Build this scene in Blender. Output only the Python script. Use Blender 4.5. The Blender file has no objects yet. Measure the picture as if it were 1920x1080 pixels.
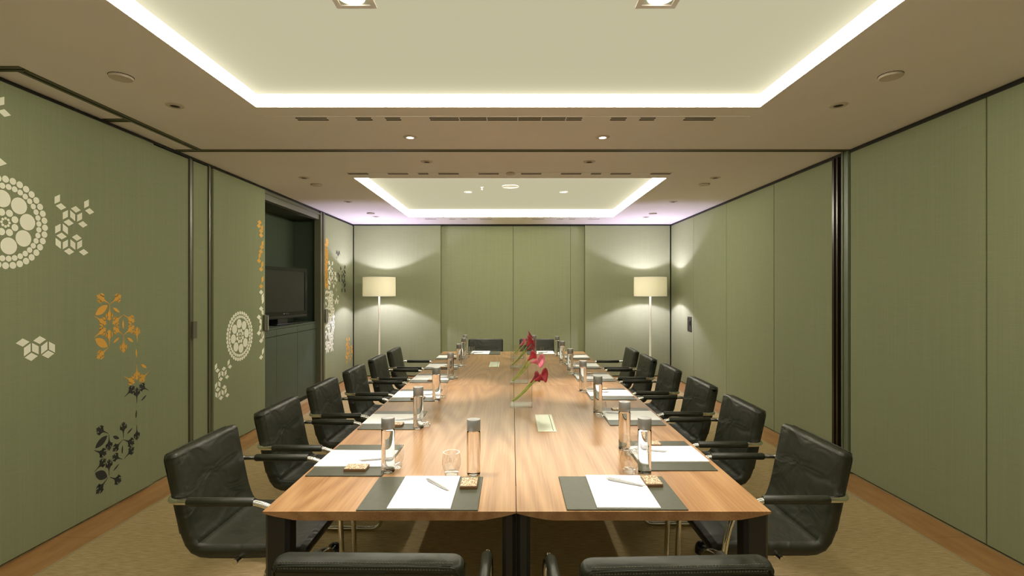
import bpy, bmesh, math, random
from math import sin, cos, pi, radians
from mathutils import Vector, Matrix
random.seed(7)

# ------------------------------------------------------------------ camera, world, exposure
S = bpy.context.scene
COL = S.collection
CAM_Z = 1.463
cam_d = bpy.data.cameras.new('camera'); cam_d.sensor_width = 36; cam_d.lens = 18
cam_d.shift_y = 5 / 1920; cam_d.clip_start = 0.02
cam = bpy.data.objects.new('camera', cam_d); COL.objects.link(cam)
cam.location = (0, 0, CAM_Z); cam.rotation_euler = (radians(90), 0, 0)
S.camera = cam
S.view_settings.view_transform = 'Standard'; S.view_settings.look = 'None'
S.view_settings.gamma = 1; S.view_settings.use_curve_mapping = False
S.view_settings.exposure = 0.38
W = bpy.data.worlds.new('world'); S.world = W; W.use_nodes = True
W.node_tree.nodes['Background'].inputs[0].default_value = (0.02, 0.02, 0.02, 1)
W.node_tree.nodes['Background'].inputs[1].default_value = 1.0
S.cycles.use_denoising = True
S.cycles.max_bounces = 10; S.cycles.diffuse_bounces = 5; S.cycles.glossy_bounces = 4
S.cycles.transmission_bounces = 10; S.cycles.transparent_max_bounces = 24
S.cycles.sample_clamp_indirect = 6
S.cycles.pixel_filter_type = 'BLACKMAN_HARRIS'; S.cycles.filter_width = 1.0

COVE_COL = (1.0, 0.94, 0.76); COVE_E = 31
PANEL_E = 0.40
SPOT_COL = (1.0, 0.85, 0.78)
LAMP_COL = (0.79, 0.69, 1.0); LAMP_W = 48

# ------------------------------------------------------------------ helpers
def at(u, v, Y):
    """photo pixel at depth Y -> world point"""
    return Vector(((u - 960) / 960 * Y, Y, CAM_Z - (v - 545) / 960 * Y))

def mat(name, color, rough=0.5, metal=0.0, spec=0.5, **kw):
    m = bpy.data.materials.new(name); m.use_nodes = True
    b = m.node_tree.nodes['Principled BSDF']
    b.inputs['Base Color'].default_value = (*color, 1)
    b.inputs['Roughness'].default_value = rough
    b.inputs['Metallic'].default_value = metal
    b.inputs['Specular IOR Level'].default_value = spec
    for k, v in kw.items(): b.inputs[k].default_value = v
    return m

def nn(m, t, **kw):
    n = m.node_tree.nodes.new(t)
    for k, v in kw.items():
        if k in n.inputs: n.inputs[k].default_value = v
        else: setattr(n, k, v)
    return n
def lk(m, a, b): m.node_tree.links.new(a, b)
def bsdf(m): return m.node_tree.nodes['Principled BSDF']

def noise_color(m, c0, c1, scale, coord='Object', detail=4, rough=0.6, lo=.3, hi=.7, distort=0, bump=0, dist=.002):
    tc = nn(m, 'ShaderNodeTexCoord'); mp = nn(m, 'ShaderNodeMapping'); mp.inputs['Scale'].default_value = scale
    n = nn(m, 'ShaderNodeTexNoise', Scale=1.0, Detail=detail, Roughness=rough, Distortion=distort)
    r = nn(m, 'ShaderNodeValToRGB'); r.color_ramp.elements[0].color = (*c0, 1); r.color_ramp.elements[1].color = (*c1, 1)
    r.color_ramp.elements[0].position = lo; r.color_ramp.elements[1].position = hi
    lk(m, tc.outputs[coord], mp.inputs[0]); lk(m, mp.outputs[0], n.inputs['Vector']); lk(m, n.outputs['Fac'], r.inputs[0])
    lk(m, r.outputs[0], bsdf(m).inputs['Base Color'])
    if bump:
        bp = nn(m, 'ShaderNodeBump', Strength=bump, Distance=dist)
        lk(m, n.outputs['Fac'], bp.inputs['Height']); lk(m, bp.outputs[0], bsdf(m).inputs['Normal'])
    return r, n

class MB:
    def __init__(self): self.v = []; self.f = []; self.sm = []
    def add(self, vs, fs, smooth=False):
        o = len(self.v); self.v += [tuple(x) for x in vs]
        for f in fs: self.f.append(tuple(i + o for i in f)); self.sm.append(smooth)
        return self
    def box(self, x0, x1, y0, y1, z0, z1, M=None):
        vs = [Vector(p) for p in ((x0,y0,z0),(x1,y0,z0),(x1,y1,z0),(x0,y1,z0),(x0,y0,z1),(x1,y0,z1),(x1,y1,z1),(x0,y1,z1))]
        if M is not None: vs = [M @ p for p in vs]
        return self.add(vs, [(0,3,2,1),(4,5,6,7),(0,1,5,4),(1,2,6,5),(2,3,7,6),(3,0,4,7)])
    def cbox(self, x0, x1, y0, y1, z0, z1, c):
        """box with chamfered edges on its vertical and top edges"""
        def ring(i, z): 
            return [(x0+i+c,y0+i,z),(x1-i-c,y0+i,z),(x1-i,y0+i+c,z),(x1-i,y1-i-c,z),(x1-i-c,y1-i,z),(x0+i+c,y1-i,z),(x0+i,y1-i-c,z),(x0+i,y0+i+c,z)]
        rs = [ring(0,z0), ring(0,z1-c), ring(c,z1)]
        vs = sum(rs, []); fs = [tuple(reversed(range(8))), tuple(range(16,24))]
        for k in range(2):
            for i in range(8): fs.append((k*8+i, k*8+(i+1)%8, k*8+8+(i+1)%8, k*8+8+i))
        return self.add(vs, fs)
    def loft(self, rings, closed=True, cap=True, smooth=True):
        n = len(rings[0]); vs = [p for r in rings for p in r]; fs = []
        for k in range(len(rings)-1):
            for i in range(n if closed else n-1):
                a, b = k*n+i, k*n+(i+1) % n
                fs.append((a, b, b+n, a+n))
        self.add(vs, fs, smooth)
        if cap and closed:
            o = len(self.v) - len(vs)
            self.f.append(tuple(o+i for i in reversed(range(n)))); self.sm.append(False)
            self.f.append(tuple(o+(len(rings)-1)*n+i for i in range(n))); self.sm.append(False)
        return self
    def lathe(self, prof, n=24, cx=0, cy=0, cap=True):
        rings = [[(cx+r*cos(2*pi*i/n), cy+r*sin(2*pi*i/n), z) for i in range(n)] for r, z in prof]
        return self.loft(rings, cap=cap)
    def tube(self, pts, r, n=10, closed=False):
        pts = [Vector(p) for p in pts]; N = len(pts); rings = []
        up = None
        for i, p in enumerate(pts):
            if closed: t = (pts[(i+1) % N] - pts[i-1])
            else: t = pts[min(i+1, N-1)] - pts[max(i-1, 0)]
            t.normalize()
            if up is None:
                up = t.orthogonal().normalized()
            else:
                up = (up - t*up.dot(t)).normalized()
            s = t.cross(up); rr = r[i] if isinstance(r, (list, tuple)) else r
            rings.append([tuple(p + rr*(cos(2*pi*k/n)*up + sin(2*pi*k/n)*s)) for k in range(n)])
        if closed: rings.append(rings[0])
        return self.loft(rings, cap=not closed)
    def build(self, name, m=None, parent=None, loc=(0,0,0), rot=None, angle=40):
        me = bpy.data.meshes.new(name); me.from_pydata(self.v, [], self.f)
        me.polygons.foreach_set('use_smooth', self.sm)
        bm = bmesh.new(); bm.from_mesh(me)
        bmesh.ops.recalc_face_normals(bm, faces=bm.faces); bm.to_mesh(me); bm.free()
        if any(self.sm): me.set_sharp_from_angle(angle=radians(angle))
        me.update()
        if m: me.materials.append(m)
        o = bpy.data.objects.new(name, me); COL.objects.link(o); o.location = loc
        if rot: o.rotation_euler = rot
        if parent: o.parent = parent
        return o

def smooth_path(pts, sub=6, closed=False):
    """Catmull-Rom through pts"""
    P = [Vector(p) for p in pts]; out = []; N = len(P)
    rng = range(N) if closed else range(N-1)
    for i in rng:
        p0 = P[i-1] if (i > 0 or closed) else P[0]; p1 = P[i]; p2 = P[(i+1) % N]
        p3 = P[(i+2) % N] if (closed or i+2 < N) else P[-1]
        for k in range(sub):
            t = k/sub
            out.append(0.5*((2*p1)+(p2-p0)*t+(2*p0-5*p1+4*p2-p3)*t*t+(3*p1-p0-3*p2+p3)*t**3))
    if not closed: out.append(P[-1])
    return out

def round_corners(pts, rad, seg=6):
    """polyline with filleted corners"""
    P = [Vector(p) for p in pts]; out = [P[0]]
    for i in range(1, len(P)-1):
        a, b, c = P[i-1], P[i], P[i+1]
        r = rad[i-1] if isinstance(rad, (list, tuple)) else rad
        d1 = (a-b); d2 = (c-b); r = min(r, d1.length*.49, d2.length*.49)
        p1 = b + d1.normalized()*r; p2 = b + d2.normalized()*r
        for k in range(seg+1):
            t = k/seg
            out.append((1-t)**2*p1 + 2*t*(1-t)*b + t*t*p2)
    out.append(P[-1])
    return out

def thing(name, label, cat, loc=(0,0,0), rz=0, group=None):
    o = bpy.data.objects.new(name, None); COL.objects.link(o); o.empty_display_size = .05
    o.location = loc; o.rotation_euler = (0, 0, rz)
    return tag(o, label, cat, group)
def tag(o, label, cat, group=None):
    o['label'] = label; o['category'] = cat
    if group: o['group'] = group
    return o
def structure(o): o['kind'] = 'structure'; return o
KIDS = {}
def dup(root, loc, rz=0, label=None):
    r = root.copy(); COL.objects.link(r); r.location = loc; r.rotation_euler = (0, 0, rz)
    if label: r['label'] = label
    for ch in list(root.children):
        if ch.type == 'LIGHT' : 
            pass
        c = ch.copy(); COL.objects.link(c); c.parent = r
        for g in list(ch.children):
            d = g.copy(); COL.objects.link(d); d.parent = c
    return r

# ------------------------------------------------------------------ materials
M = {}
def fabric(name, c0, c1):
    m = mat(name, c0, 0.85, spec=0.15)
    tc = nn(m, 'ShaderNodeTexCoord')
    mp1 = nn(m, 'ShaderNodeMapping'); mp1.inputs['Scale'].default_value = (6, 6, 220)
    n1 = nn(m, 'ShaderNodeTexNoise', Scale=1.0, Detail=3.0)
    mp2 = nn(m, 'ShaderNodeMapping'); mp2.inputs['Scale'].default_value = (90, 90, 1.2)
    n2 = nn(m, 'ShaderNodeTexNoise', Scale=1.0, Detail=3.0)
    mp3 = nn(m, 'ShaderNodeMapping'); mp3.inputs['Scale'].default_value = (260, 260, 260)
    n3 = nn(m, 'ShaderNodeTexNoise', Scale=1.0, Detail=1.0)
    for mp, n in ((mp1, n1), (mp2, n2), (mp3, n3)):
        lk(m, tc.outputs['Object'], mp.inputs[0]); lk(m, mp.outputs[0], n.inputs['Vector'])
    a = nn(m, 'ShaderNodeMath', operation='ADD'); lk(m, n1.outputs['Fac'], a.inputs[0]); lk(m, n2.outputs['Fac'], a.inputs[1])
    a2 = nn(m, 'ShaderNodeMath', operation='ADD'); lk(m, a.outputs[0], a2.inputs[0]); lk(m, n3.outputs['Fac'], a2.inputs[1])
    d = nn(m, 'ShaderNodeMath', operation='DIVIDE'); d.inputs[1].default_value = 3; lk(m, a2.outputs[0], d.inputs[0])
    r = nn(m, 'ShaderNodeValToRGB'); r.color_ramp.elements[0].color = (*c0, 1); r.color_ramp.elements[1].color = (*c1, 1)
    r.color_ramp.elements[0].position = .34; r.color_ramp.elements[1].position = .66
    lk(m, d.outputs[0], r.inputs[0]); lk(m, r.outputs[0], bsdf(m).inputs['Base Color'])
    bp = nn(m, 'ShaderNodeBump', Strength=.15, Distance=.001); lk(m, d.outputs[0], bp.inputs['Height']); lk(m, bp.outputs[0], bsdf(m).inputs['Normal'])
    return m
M['wall'] = fabric('wall_fabric', (.215, .240, .138), (.258, .284, .170))
M['front_bounce'] = mat('front_wall_bounce', (.76, .73, .66), .8, spec=.2)  # pale tone chosen to bounce light into the room; wall out of view
M['backing'] = mat('dark_gap', (.012, .013, .009), .7)
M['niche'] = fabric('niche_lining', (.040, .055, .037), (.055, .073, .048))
M['cabinet'] = mat('cabinet_lacquer', (.058, .078, .055), .55, spec=.3)
M['jamb'] = mat('jamb_metal', (.10, .10, .06), .4, .1)
M['darkjamb'] = mat('dark_jamb', (.022, .014, .007), .28, .3)
M['postgreen'] = mat('post_green', (.12, .145, .085), .45, .1)
M['ceiling'] = mat('ceiling_paint', (.66, .60, .53), .8, spec=.2)
noise_color(M['ceiling'], (.85,.82,.82), (.88,.85,.85), (1.2,1.2,1.2))
M['carpet'] = mat('carpet', (.3, .2, .1), .95, spec=.1)
noise_color(M['carpet'], (.42, .31, .155), (.66, .525, .30), (14, 180, 40), detail=6, lo=.35, hi=.68, bump=.3, dist=.004)
M['border'] = mat('border_wood', (.3, .16, .06), .4)
noise_color(M['border'], (.40, .205, .072), (.56, .31, .125), (14, 3, 14), detail=6)
M['trim_light'] = mat('trim_light', (.55, .48, .33), .4, .3)
M['chrome'] = mat('chrome', (.75, .74, .7), .12, 1.0)
M['black'] = mat('black_lacquer', (.010, .010, .009), .4)
M['blackgloss'] = mat('black_gloss', (.008, .008, .009), .18)
M['screen'] = mat('screen_glass', (.018, .019, .017), .25)
M['silver'] = mat('silver', (.55, .56, .54), .35, .8)
M['pen'] = mat('pen_silver', (.52, .53, .54), .3, .55)
M['paper'] = mat('paper', (.82, .83, .83), .7, spec=.2)
M['white'] = mat('white_enamel', (.78, .77, .72), .4)
M['ring'] = mat('fitting_white', (.60, .54, .46), .5)
M['slot'] = mat('slot_dark', (.03, .022, .015), .8)
M['mat'] = mat('desk_mat_leather', (.045, .052, .034), .42, spec=.45)
noise_color(M['mat'], (.046,.050,.029), (.058,.062,.038), (60,60,60), bump=.15, dist=.0006)
M['cap'] = mat('cap_grey', (.27, .27, .26), .38, .35)
M['stem'] = mat('stem_green', (.20, .30, .035), .45)
noise_color(M['stem'], (.17,.28,.03), (.36,.42,.07), (40,40,8))
M['decal_w'] = mat('print_cream', (.84, .84, .70), .7)
M['decal_o'] = mat('print_orange', (.70, .36, .045), .7)
M['decal_k'] = mat('print_black', (.014, .017, .014), .6)
M['socket'] = mat('socket_metal', (.52, .56, .43), .35, .5)
M['lamp_metal'] = mat('lamp_pole', (.88, .87, .80), .35)

# leather
m = M['leather'] = mat('black_leather', (.02, .022, .014), .42, spec=.42)
r_, n_ = noise_color(m, (.014, .016, .009), (.023, .0255, .015), (5, 5, 5), detail=4)
tc = nn(m, 'ShaderNodeTexCoord')
v1 = nn(m, 'ShaderNodeTexVoronoi', Scale=260.0); lk(m, tc.outputs['Object'], v1.inputs['Vector'])
mp = nn(m, 'ShaderNodeMapping'); mp.inputs['Scale'].default_value = (5, 5, 9); mp.inputs['Rotation'].default_value = (.3, .5, .2)
lk(m, tc.outputs['Object'], mp.inputs[0])
n2 = nn(m, 'ShaderNodeTexNoise', Scale=1.0, Detail=2.0, Distortion=1.2); lk(m, mp.outputs[0], n2.inputs['Vector'])
b1 = nn(m, 'ShaderNodeBump', Strength=.08, Distance=.001); lk(m, v1.outputs['Distance'], b1.inputs['Height'])
b2 = nn(m, 'ShaderNodeBump', Strength=.6, Distance=.018); lk(m, n2.outputs['Fac'], b2.inputs['Height']); lk(m, b1.outputs[0], b2.inputs['Normal'])
lk(m, b2.outputs[0], bsdf(m).inputs['Normal'])
M['stitch'] = mat('stitch', (.10, .105, .08), .6)

# table veneer, grain along object Y
def veneer(name, dark, light, rough):
    m = mat(name, light, rough, spec=.2)
    tc = nn(m, 'ShaderNodeTexCoord')
    geo = nn(m, 'ShaderNodeObjectInfo')
    add = nn(m, 'ShaderNodeVectorMath', operation='ADD')
    sc = nn(m, 'ShaderNodeVectorMath', operation='SCALE'); sc.inputs['Scale'].default_value = 7.0
    lk(m, geo.outputs['Location'], sc.inputs[0]); lk(m, tc.outputs['Object'], add.inputs[0]); lk(m, sc.outputs[0], add.inputs[1])
    mp = nn(m, 'ShaderNodeMapping'); mp.inputs['Scale'].default_value = (3.0, .42, 3.0); lk(m, add.outputs[0], mp.inputs[0])
    n1 = nn(m, 'ShaderNodeTexNoise', Scale=1.0, Detail=1.5, Roughness=.4); lk(m, mp.outputs[0], n1.inputs['Vector'])
    mul = nn(m, 'ShaderNodeMath', operation='MULTIPLY'); mul.inputs[1].default_value = 90.0; lk(m, n1.outputs['Fac'], mul.inputs[0])
    sn = nn(m, 'ShaderNodeMath', operation='SINE'); lk(m, mul.outputs[0], sn.inputs[0])
    ma = nn(m, 'ShaderNodeMapRange'); ma.inputs['From Min'].default_value = -1; ma.inputs['From Max'].default_value = 1; lk(m, sn.outputs[0], ma.inputs['Value'])
    mp2 = nn(m, 'ShaderNodeMapping'); mp2.inputs['Scale'].default_value = (140, 2.6, 140); lk(m, add.outputs[0], mp2.inputs[0])
    n2 = nn(m, 'ShaderNodeTexNoise', Scale=1.0, Detail=5.0, Roughness=.65); lk(m, mp2.outputs[0], n2.inputs['Vector'])
    mix = nn(m, 'ShaderNodeMix', data_type='FLOAT'); mix.inputs[0].default_value = .78
    lk(m, ma.outputs[0], mix.inputs[2]); lk(m, n2.outputs['Fac'], mix.inputs[3])
    r = nn(m, 'ShaderNodeValToRGB'); e = r.color_ramp.elements
    e[0].color = (*dark, 1); e[0].position = .22; e[1].color = (*light, 1); e[1].position = .72
    lk(m, mix.outputs[0], r.inputs[0]); lk(m, r.outputs[0], bsdf(m).inputs['Base Color'])
    return m
M['veneer'] = veneer('walnut_veneer', (.225, .115, .045), (.405, .245, .116), .28)
M['veneer_edge'] = veneer('walnut_edge', (.20, .10, .042), (.34, .19, .085), .38)

def emission(name, col, e):
    m = bpy.data.materials.new(name); m.use_nodes = True; nt = m.node_tree; nt.nodes.clear()
    o = nt.nodes.new('ShaderNodeOutputMaterial'); x = nt.nodes.new('ShaderNodeEmission')
    x.inputs[0].default_value = (*col, 1); x.inputs[1].default_value = e; nt.links.new(x.outputs[0], o.inputs[0]); return m
M['cove'] = emission('cove_diffuser', COVE_COL, COVE_E)
M['lens'] = emission('lamp_lens', (1, .95, .85), 6)
M['tray'] = mat('glowing_tray_panel', (.02, .02, .018), .75, spec=0)  # near-black base; the panel's brightness is put in as an even glow
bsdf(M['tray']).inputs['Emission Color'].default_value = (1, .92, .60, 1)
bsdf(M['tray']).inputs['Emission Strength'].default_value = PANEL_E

def thin_glass(name, tint, gr=.02, lo=.035, hi=.6):
    m = bpy.data.materials.new(name); m.use_nodes = True; nt = m.node_tree; nt.nodes.clear()
    o = nt.nodes.new('ShaderNodeOutputMaterial'); mx = nt.nodes.new('ShaderNodeMixShader')
    t = nt.nodes.new('ShaderNodeBsdfTransparent'); t.inputs[0].default_value = (*tint, 1)
    g = nt.nodes.new('ShaderNodeBsdfGlossy'); g.inputs['Roughness'].default_value = gr
    lw = nt.nodes.new('ShaderNodeLayerWeight'); lw.inputs['Blend'].default_value = .5      # facing term, the same from both sides
    pw = nt.nodes.new('ShaderNodeMath'); pw.operation = 'POWER'; pw.inputs[1].default_value = 5.0
    f = nt.nodes.new('ShaderNodeMapRange'); f.inputs['To Min'].default_value = lo; f.inputs['To Max'].default_value = hi
    nt.links.new(lw.outputs['Facing'], pw.inputs[0]); nt.links.new(pw.outputs[0], f.inputs['Value'])
    nt.links.new(f.outputs[0], mx.inputs[0]); nt.links.new(t.outputs[0], mx.inputs[1]); nt.links.new(g.outputs[0], mx.inputs[2])
    nt.links.new(mx.outputs[0], o.inputs[0]); return m
M['glass_thin'] = thin_glass('drinking_glass', (.985, .985, .98), lo=.05, hi=.85)
M['vase_glass'] = thin_glass('vase_glass', (.985, .988, .98), lo=.05, hi=.8)
M['water'] = mat('bottle_glass_and_water', (1, 1, 1), .0, **{'Transmission Weight': 1.0, 'IOR': 1.36})
M['base_glass'] = thin_glass('base_glass', (.985, .99, .975), gr=.22, lo=.26, hi=.9)
M['glass'] = mat('thick_glass', (.99, 1, .99), .0, **{'Transmission Weight': 1.0, 'IOR': 1.5})
# lampshade
m = M['shade'] = bpy.data.materials.new('lampshade_fabric'); m.use_nodes = True
b = bsdf(m); b.inputs['Base Color'].default_value = (.86, .82, .66, 1); b.inputs['Roughness'].default_value = .9
nt = m.node_tree; tl = nt.nodes.new('ShaderNodeBsdfTranslucent'); tl.inputs[0].default_value = (.82, .86, .58, 1)
mx = nt.nodes.new('ShaderNodeMixShader'); mx.inputs[0].default_value = .10
nt.links.new(b.outputs[0], mx.inputs[1]); nt.links.new(tl.outputs[0], mx.inputs[2]); nt.links.new(mx.outputs[0], nt.nodes['Material Output'].inputs[0])

# ------------------------------------------------------------------ room shell
XW = 2.70; YB = 8.70; Y0 = -0.75; H = CAM_Z + 1.129
floor = structure(MB().box(-3.3, 2.9, Y0-.2, YB+.2, -.1, 0).build('floor', M['carpet']))
BW = 0.25
for i, (x0, x1, y0, y1) in enumerate(((-XW, -XW+BW, Y0, YB), (XW-BW, XW, Y0, YB), (-XW+BW, XW-BW, YB-BW, YB))):
    n = max(1, int(round((y1-y0)/1.9))) if i < 2 else 3
    for k in range(n):
        if i < 2:
            a = y0+(y1-y0)*k/n; b_ = y0+(y1-y0)*(k+1)/n
            MB().cbox(x0, x1, a+.001, b_-.001, 0, .004, .001).build('border_board', M['border'], floor)
        else:
            a = x0+(x1-x0)*k/n; b_ = x0+(x1-x0)*(k+1)/n
            MB().cbox(a+.001, b_-.001, y0, y1, 0, .004, .001).build('border_board', M['border'], floor)
MB().box(-XW+BW, -XW+BW+.008, Y0, YB-BW, 0, .006).box(XW-BW-.008, XW-BW, Y0, YB-BW, 0, .006).box(-XW+BW, XW-BW, YB-BW-.008, YB-BW, 0, .006).build('edge_strip', M['trim_light'], floor)

TR = [(-1.575, 1.526, 0.40, 3.151, .078), (-1.585, 1.55, 5.137, 7.854, .112)]
c = MB(); xs0, xs1 = -3.3, 2.9
prev = Y0-.2
for (x0, x1, y0, y1, d) in TR:
    c.box(xs0, xs1, prev, y0, H, H+.25)
    c.box(xs0, x0, y0, y1, H, H+.25); c.box(x1, xs1, y0, y1, H, H+.25); prev = y1
c.box(xs0, xs1, prev, YB+.2, H, H+.25)
ceiling = structure(c.build('ceiling', M['ceiling']))
for (x0, x1, y0, y1, d) in TR:
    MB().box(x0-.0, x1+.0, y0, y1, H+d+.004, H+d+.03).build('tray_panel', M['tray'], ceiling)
    t = .006
    for bx in ((x0, x0+t, y0, y1), (x1-t, x1, y0, y1), (x0+t, x1-t, y0, y0+t), (x0+t, x1-t, y1-t, y1)):
        MB().box(*bx, H+.002, H+d).build('cove_light', M['cove'], ceiling)
# ceiling tracks of the folding partitions
def track(name, x0, x1, y0, y1):
    w = .04; k = MB()
    if x1-x0 > y1-y0:
        yc = (y0+y1)/2
        k.box(x0, x1, yc-.028, yc-.008, H-.006, H); k.box(x0, x1, yc+.008, yc+.028, H-.006, H)
        g = MB().box(x0, x1, yc-.008, yc+.008, H-.0015, H)
    else:
        xc = (x0+x1)/2
        k.box(xc-.028, xc-.008, y0, y1, H-.006, H); k.box(xc+.008, xc+.028, y0, y1, H-.006, H)
        g = MB().box(xc-.008, xc+.008, y0, y1, H-.0015, H)
    a = k.build(name, M['jamb'], ceiling); g.build('track_groove', M['backing'], a)
track('partition_track', -2.54, XW-.01, 4.121, 4.122)
track('partition_track', -2.511, -2.510, 2.62, 4.09)
track('partition_track', -XW+.01, -2.48, 2.60, 2.601)
track('partition_track', -XW+.01, -2.54, 3.387, 3.388)
track('partition_track', -XW+.01, -2.54, 4.121, 4.122)

# ---- right wall
GAP = .004
def panel_x(par, face, side, y0, y1, z0=.018, z1=H-.028, name='wall_panel', m='wall', th=.04):
    """panel on a side wall; face = x of visible face"""
    x0, x1 = (face, face+th) if side > 0 else (face-th, face)
    b = MB(); e = .003
    fx, bx = (x0, x1) if side > 0 else (x1, x0); s = 1 if side > 0 else -1
    fr = [(fx, y0+e, z0+e), (fx, y1-e, z0+e), (fx, y1-e, z1-e), (fx, y0+e, z1-e)]
    md = [(fx+s*e, y0, z0), (fx+s*e, y1, z0), (fx+s*e, y1, z1), (fx+s*e, y0, z1)]
    bk = [(bx, y0, z0), (bx, y1, z0), (bx, y1, z1), (bx, y0, z1)]
    b.loft([fr, md, bk], smooth=False)
    return b.build(name, M[m], par)
wr = structure(MB().box(XW+.03, XW+.15, Y0, YB+.15, 0, H+.1).build('wall_right', M['backing']))
ys = [Y0+.02, 1.35, 2.916, 4.090]
for a, b_ in zip(ys, ys[1:]): panel_x(wr, XW, 1, a+GAP, b_-GAP)
ys = [4.300, 5.279, 6.448, 7.62, YB-.01]
RP = [panel_x(wr, XW, 1, a+GAP, b_-GAP) for a, b_ in zip(ys, ys[1:])]
MB().box(XW-.004, XW+.04, 4.092, 4.196, .0, H).box(XW-.010, XW-.004, 4.10, 4.115, 0, H).box(XW-.010, XW-.004, 4.165, 4.178, 0, H).build('partition_post', M['postgreen'], wr)
MB().box(XW+.005, XW+.04, 4.198, 4.298, .0, H-.03).box(XW-.02, XW+.006, 4.215, 4.235, .0, H-.03).box(XW-.02, XW+.006, 4.262, 4.29, .0, H-.03).build('door_jamb', M['darkjamb'], wr)
# flush pull on far panel
hy, hz = 7.775, .955
h_ = MB()
for bx in ((hy-.085, hy-.07, hz-.113, hz+.113), (hy+.07, hy+.085, hz-.113, hz+.113), (hy-.07, hy+.07, hz+.095, hz+.113), (hy-.07, hy+.07, hz-.113, hz-.095)):
    h_.box(XW-.006, XW+.002, bx[0], bx[1], bx[2], bx[3])
hp = h_.build('flush_pull', M['darkjamb'], RP[-1])
MB().box(XW-.002, XW+.001, hy-.07, hy+.07, hz-.095, hz+.095).box(XW-.012, XW-.002, hy-.02, hy+.035, hz-.02, hz+.05).build('pull_plate', M['black'], RP[-1])
structure(MB().box(XW-.0, XW+.03, Y0, YB, H-.03, H-.002).build('shadow_strip_1', M['backing']))  # near-black strip stands in for the shadow gap above the panels

# ---- back wall
wb = structure(MB().box(-XW-.2, XW+.03, YB+.09, YB+.2, 0, H+.1).build('wall_back', M['backing']))
def panel_y(par, face, x0, x1, z0=.018, z1=H-.022, m='wall', th=.06):
    e = .003; b = MB()
    fr = [(x0+e, face, z0+e), (x1-e, face, z0+e), (x1-e, face, z1-e), (x0+e, face, z1-e)]
    md = [(x0, face+e, z0), (x1, face+e, z0), (x1, face+e, z1), (x0, face+e, z1)]
    bk = [(x0, face+th, z0), (x1, face+th, z0), (x1, face+th, z1), (x0, face+th, z1)]
    return b.loft([fr, md, bk], smooth=False).build('wall_panel', M[m], par)
panel_y(wb, YB, -XW+.012, -1.214, th=.09); panel_y(wb, YB, 1.241, XW-.012, th=.09)
for a, b_ in ((-1.212, .016), (.022, 1.0), (1.004, 1.239)): panel_y(wb, YB+.06, a, b_, th=.03)
structure(MB().box(-XW, XW, YB, YB+.09, H-.021, H-.002).build('shadow_strip_2', M['backing']))  # shade of the ceiling gap put in as a dark strip
structure(MB().box(-XW-.3, XW+.2, Y0-.12, Y0, 0, H+.1).build('wall_front', M['front_bounce']))

# ---- left wall: backing pieces around the niche
NY0, NY1, NX = 5.50, 7.20, -3.12
wl = structure(MB().box(-XW-.12, -XW-.05, Y0, 5.30, 0, H+.1).box(-XW-.12, -XW-.05, 7.36, YB+.1, 0, H+.1).build('wall_left', M['backing']))
nl = MB().box(NX-.05, NX, 5.25, 7.45, 0, H+.05)                      # niche back
nl.box(NX, -XW-.045, 5.25, 5.30, 0, H+.05).box(NX, -XW-.02, 7.30, 7.36, 0, H+.05)
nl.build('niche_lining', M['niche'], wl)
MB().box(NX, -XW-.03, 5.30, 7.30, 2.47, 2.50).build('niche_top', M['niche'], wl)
hd = MB().box(-XW-.08, -XW-.01, 5.30, 7.20, 2.462, H-.004)
hd.box(-XW-.01, -XW+.004, 5.30, 7.20, 2.53, 2.55)
hd.build('niche_header', M['jamb'], wl)
PA = panel_x(wl, -XW+.02, -1, Y0+.02, 3.83, z0=.022, name='sliding_panel')
panel_x(wl, -XW, -1, 3.836, 4.272)
panel_x(wl, -XW, -1, 4.340, 4.542)
PB = panel_x(wl, -XW+.012, -1, 4.612, 5.574, name='sliding_panel')
PC = panel_x(wl, -XW, -1, 7.365, YB-.006)
for a, b_ in ((4.276, 4.336), (4.546, 4.608)):
    MB().box(-XW-.04, -XW+.012, a, a+.018, 0, H-.02).box(-XW-.04, -XW-.006, a+.018, b_, 0, H-.02).build('door_jamb', M['jamb'], wl)
MB().box(-XW-.08, -XW+.008, 7.205, 7.262, 0, H-.02).box(-XW-.08, -XW-.004, 7.262, 7.30, 0, H-.02).box(-XW-.08, -XW+.012, 7.30, 7.360, 0, H-.02).build('door_jamb', M['jamb'], wl)
MB().box(-XW-.01, -XW+.028, 4.292, 4.345, 1.06, 1.205).build('latch', M['jamb'], wl)
MB().box(-XW-.01, -XW+.03, 7.345, 7.44, 1.0, 1.195).build('latch', M['jamb'], wl)
MB().cbox(-XW+.012, -XW+.034, 5.52, 5.573, 1.03, 1.20, .004).build('pull_backplate', M['jamb'], PB)
MB().cbox(-XW+.012, -XW+.045, 5.575, 5.592, 1.03, 1.195, .003).build('pull_handle', M['silver'], PB)
structure(MB().box(-XW-.05, -XW, Y0, YB, H-.021, H-.002).build('shadow_strip_3', M['backing']))  # dark strip for the shaded gap along the left wall top

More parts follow.
